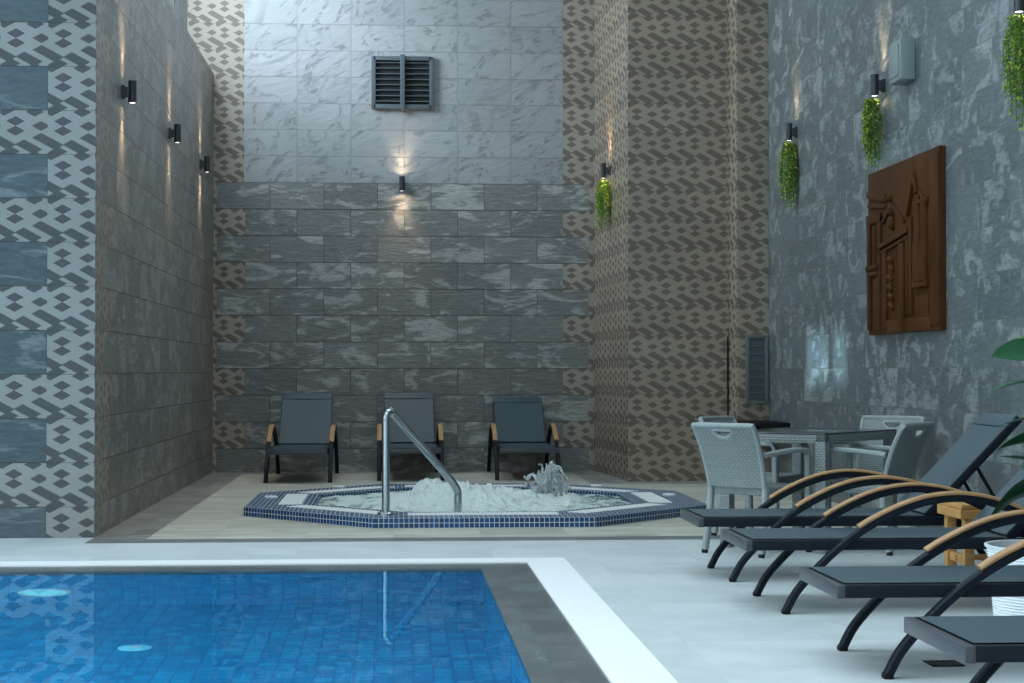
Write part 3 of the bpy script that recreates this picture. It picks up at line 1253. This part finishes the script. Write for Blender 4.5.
def make_wicker_chair():
    """faces +y, base centre at the origin"""
    t = thing('wicker_armchair', '', 'chair')
    # curved back panel with a hand hole
    def prof(f):                                             # y, z of the back from seat (0) to the top (1)
        return (-.235 - .015 * math.sin(f * PI) - .13 * f ** 2.2 - .01 * f, .415 + .375 * f)
    b = bmesh.new()
    L = b.loops.layers.uv.new('UVMap')
    NX, NZ = 40, 40
    for lay in (0, 1):
        vs = {}
        def vert(i, j):
            if (i, j) not in vs:
                f = j / NZ
                y, z = prof(f)
                hw = .205 + .020 * f
                x = -hw + 2 * hw * i / NX
                y += -.025 * (1 - (x / hw) ** 2) + (0.0 if lay else -.022)
                vs[i, j] = b.verts.new((x, y, z))
            return vs[i, j]
        for i in range(NX):
            for j in range(NZ):
                xx, ff = (i + .5) / NX * 2 - 1, (j + .5) / NZ
                if ff < .94 and ff > .80 and (xx / .32) ** 2 + ((.94 - ff) / .14) ** 2 < 1:
                    continue
                fc = b.faces.new((vert(i, j), vert(i + 1, j), vert(i + 1, j + 1), vert(i, j + 1)))
                for l, (a, c) in zip(fc.loops, ((i, j), (i + 1, j), (i + 1, j + 1), (i, j + 1))):
                    l[L].uv = (a / NX * .46, c / NZ * .46)
    bk = soft(obj('backrest', b, M['weave'], t), 60)
    # wrapped edge and the rim of the hand hole
    b = bmesh.new()
    edge = []
    for j in range(0, 21):
        y, z = prof(j / 20)
        edge.append((-.205 - .020 * j / 20, y - .011, z))
    top = [(-.225 + .450 * i / 10, prof(1)[0] - .011 - .025 * (1 - (i / 5 - 1) ** 2), prof(1)[1] + .004) for i in range(11)]
    edge += top[1:]
    for j in range(19, -1, -1):
        y, z = prof(j / 20)
        edge.append((.205 + .020 * j / 20, y - .011, z))
    tube(b, edge, .0165, 8)
    soft(obj('edge_wrap', b, M['wicker'], bk))
    b = bmesh.new()
    hole = []
    for k in range(25):
        a = PI + PI * k / 24
        x, f = .32 * math.cos(a), .94 + .14 * math.sin(a)
        y, z = prof(f)
        hw = .205 + .020 * f
        hole.append((x * hw, y - .011 - .025 * (1 - x * x), z))
    hole.append(hole[0])
    tube(b, hole, .012, 6)
    soft(obj('hand_hole_rim', b, M['wicker'], bk))
    b = bmesh.new()
    bx(b, -.215, .215, -.235, .205, .365, .420, bev=.015)
    soft(obj('seat', b, M['weave'], t))
    for s in (-1, 1):
        b = bmesh.new()                                      # back leg, splayed backwards
        sweep(b, [(s * .205, -.232, .43), (s * .208, -.245, .25), (s * .215, -.285, .02)], rectp(.038, .044, .5), up=(0, 1, 0))
        lg_ = soft(obj('leg', b, M['wicker'], t))
        b = bmesh.new()
        bx(b, s * .215 - .014, s * .215 + .014, -.302, -.274, 0, .024)
        obj('foot_cap', b, M['black'], lg_)
        b = bmesh.new()                                      # front leg
        sweep(b, [(s * .225, .185, .60), (s * .223, .185, .35), (s * .223, .195, .02)], rectp(.038, .044, .5), up=(0, 1, 0))
        lg_ = soft(obj('leg', b, M['wicker'], t))
        b = bmesh.new()
        bx(b, s * .223 - .014, s * .223 + .014, .181, .209, 0, .024)
        obj('foot_cap', b, M['black'], lg_)
        b = bmesh.new()
        pts = smooth_path([(s * .225, .185, .585), (s * .225, .172, .622), (s * .227, .130, .635), (s * .230, -.06, .632), (s * .222, -.27, .612)], 5)
        sweep(b, pts, rectp(.042, .030, .5), up=(0, 0, 1))
        soft(obj('arm', b, M['wicker'], t))
    return t

wc = make_wicker_chair()
CH = [
    ((2.275, 10.76, 0), math.radians(-48), 'pale wicker armchair left of the table, nearest the hot tub, its back to the viewer'),
    ((2.93, 10.845, 0), math.radians(50), 'pale wicker armchair right of the table, nearest the raised lounger back'),
    ((3.249, 11.786, 0), math.radians(140), 'pale wicker armchair behind the table by the right wall, mostly hidden'),
    ((2.542, 11.838, 0), math.radians(230), 'pale wicker armchair on the far left of the table, hidden behind another chair'),
]
for k, (loc, rz, lab) in enumerate(CH):
    o = wc if k == 0 else copy_tree(wc)
    o.location = loc
    o.rotation_euler = (0, 0, rz)
    tag(o, lab, 'chair', 'wicker armchairs round the dining table')

# ------------------------------------------------------------------ wooden stool
st = thing('wooden_stool', 'small honey-coloured wooden slatted stool between two sun loungers', 'stool', (3.09, 8.93, 0))
hx, hy, zt = .215, .195, .44
for k in range(5):
    b = bmesh.new()
    x = -hx + (k + .5) * 2 * hx / 5
    bx(b, x - .038, x + .038, -hy, hy, zt - .022, zt, bev=.003)
    soft(obj('slat', b, M['pine'], st))
b = bmesh.new()
for s in (-1, 1):
    bx(b, -hx, hx, s * (hy - .012) - .012, s * (hy - .012) + .012, zt - .072, zt - .024, bev=.003)
    bx(b, s * (hx - .012) - .012, s * (hx - .012) + .012, -hy + .024, hy - .024, zt - .072, zt - .024, bev=.003)
soft(obj('skirt', b, M['pine'], st))
for sx in (-1, 1):
    for sy in (-1, 1):
        b = bmesh.new()
        x, y = sx * (hx - .055), sy * (hy - .052)
        bx(b, x - .026, x + .026, y - .026, y + .026, 0, zt - .024, bev=.004)
        soft(obj('leg', b, M['pine'], st))
b = bmesh.new()
for s in (-1, 1):
    bx(b, s * (hx - .055) - .011, s * (hx - .055) + .011, -hy + .03, hy - .03, .13, .175, bev=.003)
bx(b, -hx + .03, hx - .03, -.011, .011, .14, .17, bev=.003)
soft(obj('stretcher', b, M['pine'], st))

# ------------------------------------------------------------------ potted plant
pl = thing('potted_plant', 'broad-leaved green plant in a white ribbed pot at the right edge', 'potted plant', (2.81, 7.45, 0))
b = bmesh.new()
pr_ = [(.0, 0), (.185, 0), (.195, .012)]
for k in range(26):
    z = .02 + k * .0135
    r = .197 + .035 * z / .38
    pr_ += [(r + .003, z * .95), (r - .002, (z + .007) * .95)]
pr_ += [(.240, .356), (.242, .366), (.228, .366), (.222, .32)]
lathe(b, pr_, 40)
soft(obj('pot', b, M['pot'], pl), 50)
b = bmesh.new()
lathe(b, [(.0, .335), (.224, .325)], 32)
obj('soil', b, M['soil'], pl)


def leaf_mesh(b, base, az, el, ln, wd, droop, roll=0.0, n=9):
    """broad leaf with a folded midrib, arching down towards its tip"""
    p = Vector(base)
    fwd = Vector((math.cos(az), math.sin(az), 0))
    side = Vector((-math.sin(az), math.cos(az), 0))
    side = Matrix.Rotation(roll, 3, fwd) @ side
    rows = []
    e = el
    for i in range(n + 1):
        f = i / n
        d = fwd * math.cos(e) + Vector((0, 0, 1)) * math.sin(e)
        nrm = side.cross(d) * -1
        w = wd * (math.sin(PI * min(1, f ** .8)) ** .75) * .5
        rows.append((p.copy(), side * w, nrm * w * .35))
        p = p + d * ln / n
        e -= droop / n
    prev = None
    for c, s, u in rows:
        cur = [b.verts.new(c - s + u), b.verts.new(c - s * .5 + u * .4), b.verts.new(c), b.verts.new(c + s * .5 + u * .4), b.verts.new(c + s + u)]
        if prev:
            for k in range(4):
                b.faces.new((prev[k], prev[k + 1], cur[k + 1], cur[k]))
        prev = cur
rp = random.Random(11)
bst, bl, bn = bmesh.new(), bmesh.new(), bmesh.new()
stems = [((.0, .02), (.05, .0), 1.12), ((-.06, -.03), (-.02, -.06), .85), ((.07, .03), (.16, .08), .95)]
for (bx0, by0), (tx, ty), top in stems:
    sweep(bst, smooth_path([(bx0, by0, .33), ((bx0 + tx) / 2 + .01, (by0 + ty) / 2, (top + .33) / 2), (tx, ty, top)], 5), circ(.011, 7))
def leaf_to(b, p0, p1, wd, sag, roll, n=10):
    """broad leaf from its stalk p0 to its tip p1, arched by sag and turned by roll"""
    p0, p1 = Vector(p0), Vector(p1)
    d = (p1 - p0).normalized()
    side = Matrix.Rotation(roll, 3, d) @ d.cross(Vector((0, 0, 1))).normalized()
    up = side.cross(d)
    prev = None
    for i in range(n + 1):
        f = i / n
        c = p0.lerp(p1, f) + Vector((0, 0, sag * 4 * f * (1 - f)))
        w = wd * .5 * max(0.0, math.sin(PI * f ** .85)) ** .7
        cur = [b.verts.new(c + side * w * k + up * w * abs(k) * .25) for k in (-1, -.5, 0, .5, 1)]
        if prev:
            for k in range(4):
                b.faces.new((prev[k], prev[k + 1], cur[k + 1], cur[k]))
        prev = cur
LV = [((.045, -.05, 1.19), (-.245, -.08, 1.185), .135, .014, -.85), ((.05, -.05, 1.06), (-.25, -.08, 1.035), .10, .022, .0),
      ((.05, -.05, .915), (-.215, -.08, .885), .09, .012, .10), ((.06, -.05, .83), (-.235, -.10, .780), .12, .02, .55),
      ((.06, -.05, .70), (-.22, -.08, .755), .09, .006, .15), ((.06, -.06, .60), (-.285, -.10, .450), .14, .075, .75),
      ((.06, .0, .55), (-.12, -.12, .50), .12, .06, .9)]
for k in range(17):
    az = rp.uniform(-2.2, 2.2)
    z0 = rp.uniform(.50, 1.15)
    ln = rp.uniform(.24, .36)
    c0 = Vector((.06 + .05 * math.cos(az), .05 * math.sin(az), z0))
    LV.append((tuple(c0), (c0.x + math.cos(az) * ln, c0.y + math.sin(az) * ln, z0 + rp.uniform(-.12, .12)), rp.uniform(.10, .14), rp.uniform(.01, .05), rp.uniform(-.5, .5)))
for p0, p1, wd, sag, roll in LV:
    sweep(bst, [(.05, .0, p0[2] - .07), p0], circ(.005, 5))
    leaf_to(bl, p0, p1, wd, sag, roll)
for az in (2.75, 3.5, 5.2):
    leaf_mesh(bn, (.03 + math.cos(az) * .01, 0, 1.14), az, 1.0, .20, .06, .5)
soft(obj('stems', bst, M['stem'], pl))
obj('leaves', bl, M['leaf'], pl, smooth=True)
o = obj('young_leaves', bn, M['newleaf'], pl, smooth=True)
o['label'] = 'fresh bright green leaves at the top'

# ------------------------------------------------------------------ floor drain, pool fittings
v = thing('floor_drain', 'small dark drain grate in the deck beneath the nearest lounger', 'drain', (2.10, 6.59, 0))
b = bmesh.new()
for s in (-1, 1):
    bx(b, s * .055 - .008, s * .055 + .008, -.063, .063, 0, .004)
    bx(b, -.063, .063, s * .055 - .008, s * .055 + .008, 0, .004)
bx(b, -.05, .05, -.05, .05, 0, .001)
obj('drain_frame', b, M['black'], v)
for k in range(5):
    b = bmesh.new()
    bx(b, -.044 + k * .022 - .005, -.044 + k * .022 + .005, -.05, .05, 0.001, .0035)
    obj('bar', b, M['lamp'], v)
v = thing('pool_lamp', 'round glowing lamp under water in the far pool wall', 'pool lamp', (-1.96, PY, -.82))
b = bmesh.new()
lathe(b, [(.13, 0), (.145, 0), (.145, .02), (.13, .03), (.125, .02)], 32)
bmesh.ops.rotate(b, verts=b.verts, matrix=Matrix.Rotation(PI / 2, 3, 'X'))
soft(obj('lamp_ring', b, M['white'], v))
b = bmesh.new()
lathe(b, [(.127, .008), (.08, .022), (.0, .026)], 32)
bmesh.ops.rotate(b, verts=b.verts, matrix=Matrix.Rotation(PI / 2, 3, 'X'))
obj('lamp_lens', b, M['poollamp'], v, smooth=True)
v = thing('pool_inlet', 'pale round inlet cover on the pool floor', 'inlet', (-1.26, 8.67, ZP))
b = bmesh.new()
lathe(b, [(.082, 0), (.082, .012), (.065, .02), (.0, .024)], 28)
soft(obj('cover', b, M['inlet'], v))
b = bmesh.new()
lathe(b, [(.028, .02), (.028, .030), (.0, .032)], 20)
soft(obj('cap', b, M['white'], v))

# ------------------------------------------------------------------ light
def area(name, loc, rot, sx, sy, energy, col):
    l = bpy.data.lights.new(name, 'AREA')
    l.shape = 'RECTANGLE'
    l.size, l.size_y = sx, sy
    l.energy = energy
    l.color = col
    o = bpy.data.objects.new(name, l)
    COL.objects.link(o)
    o.location = loc
    o.rotation_euler = rot
    return o
W = bpy.data.worlds.new('World')
SC.world = W
W.use_nodes = True
nt = W.node_tree
bg = nt.nodes['Background']
# overcast sky: brightest overhead and to the left, dim towards the near end of the hall
tc = nt.nodes.new('ShaderNodeTexCoord')
sp = nt.nodes.new('ShaderNodeSeparateXYZ')
nt.links.new(tc.outputs['Generated'], sp.inputs[0])
mr = nt.nodes.new('ShaderNodeMapRange')
mr.interpolation_type = 'SMOOTHSTEP'
nt.links.new(sp.outputs[1], mr.inputs[0])
mr.inputs[1].default_value, mr.inputs[2].default_value = -.95, -.10
mr.inputs[3].default_value, mr.inputs[4].default_value = 1.2, 3.3
nt.links.new(mr.outputs[0], bg.inputs[1])
bg.inputs[0].default_value = (.75, .92, 1.0, 1)
# daylight at the clerestory window beside the back wall
w = area('daylight_lamp', (XO - .10, 18.15, 5.3), (0, 0, 0), 1.5, 1.6, 225, (.72, .87, 1.0))
w.rotation_euler = Vector((.74, .62, -.24)).to_track_quat('-Z', 'Z').to_euler()
# added spot aimed through the small window, makes the right wall's light patch
l = bpy.data.lights.new('daylight_lamp', 'SPOT')
l.energy, l.color = 130000, (.55, .85, 1.0)
l.spot_size, l.spot_blend, l.shadow_soft_size = math.radians(4.4), .1, .5
o = bpy.data.objects.new('daylight_lamp', l)
COL.objects.link(o)
tgt, win = Vector((3.76, 15.1, 1.30)), Vector((-2.2, 15.57, 4.78))
o.location = tgt + (win - tgt) * 6
o.rotation_euler = (tgt - o.location).to_track_quat('-Z', 'Y').to_euler()
# added underwater fill lights, out of view, to brighten the pool tiles
area('pool_fill', (X0 + .1, 6.3, -.45), (0, -PI / 2 + .55, 0), .6, 5.0, 250, (.7, .95, 1.0))
area('pool_fill', (PX - .1, 4.4, -.45), (0, PI / 2 - .55, 0), .6, 3.6, 210, (.7, .95, 1.0))

# ------------------------------------------------------------------ camera
f_px = 1750.0
cam = bpy.data.cameras.new('camera')
cam.sensor_fit = 'HORIZONTAL'
cam.sensor_width = 36.0
cam.lens = f_px / 1024 * 36.0
cam.clip_start, cam.clip_end = .05, 200
co = bpy.data.objects.new('camera', cam)
COL.objects.link(co)
yaw = math.atan(118 / f_px)
pit = math.atan(30.5 / math.hypot(f_px, 118))
co.location = (0, 0, 1.117)
co.rotation_euler = Euler((PI / 2 + pit, 0, -yaw), 'XYZ')
SC.camera = co
SC.view_settings.view_transform = 'Standard'
SC.view_settings.look = 'None'
SC.view_settings.gamma = 1.0
SC.view_settings.use_curve_mapping = False
SC.view_settings.exposure = 0.15
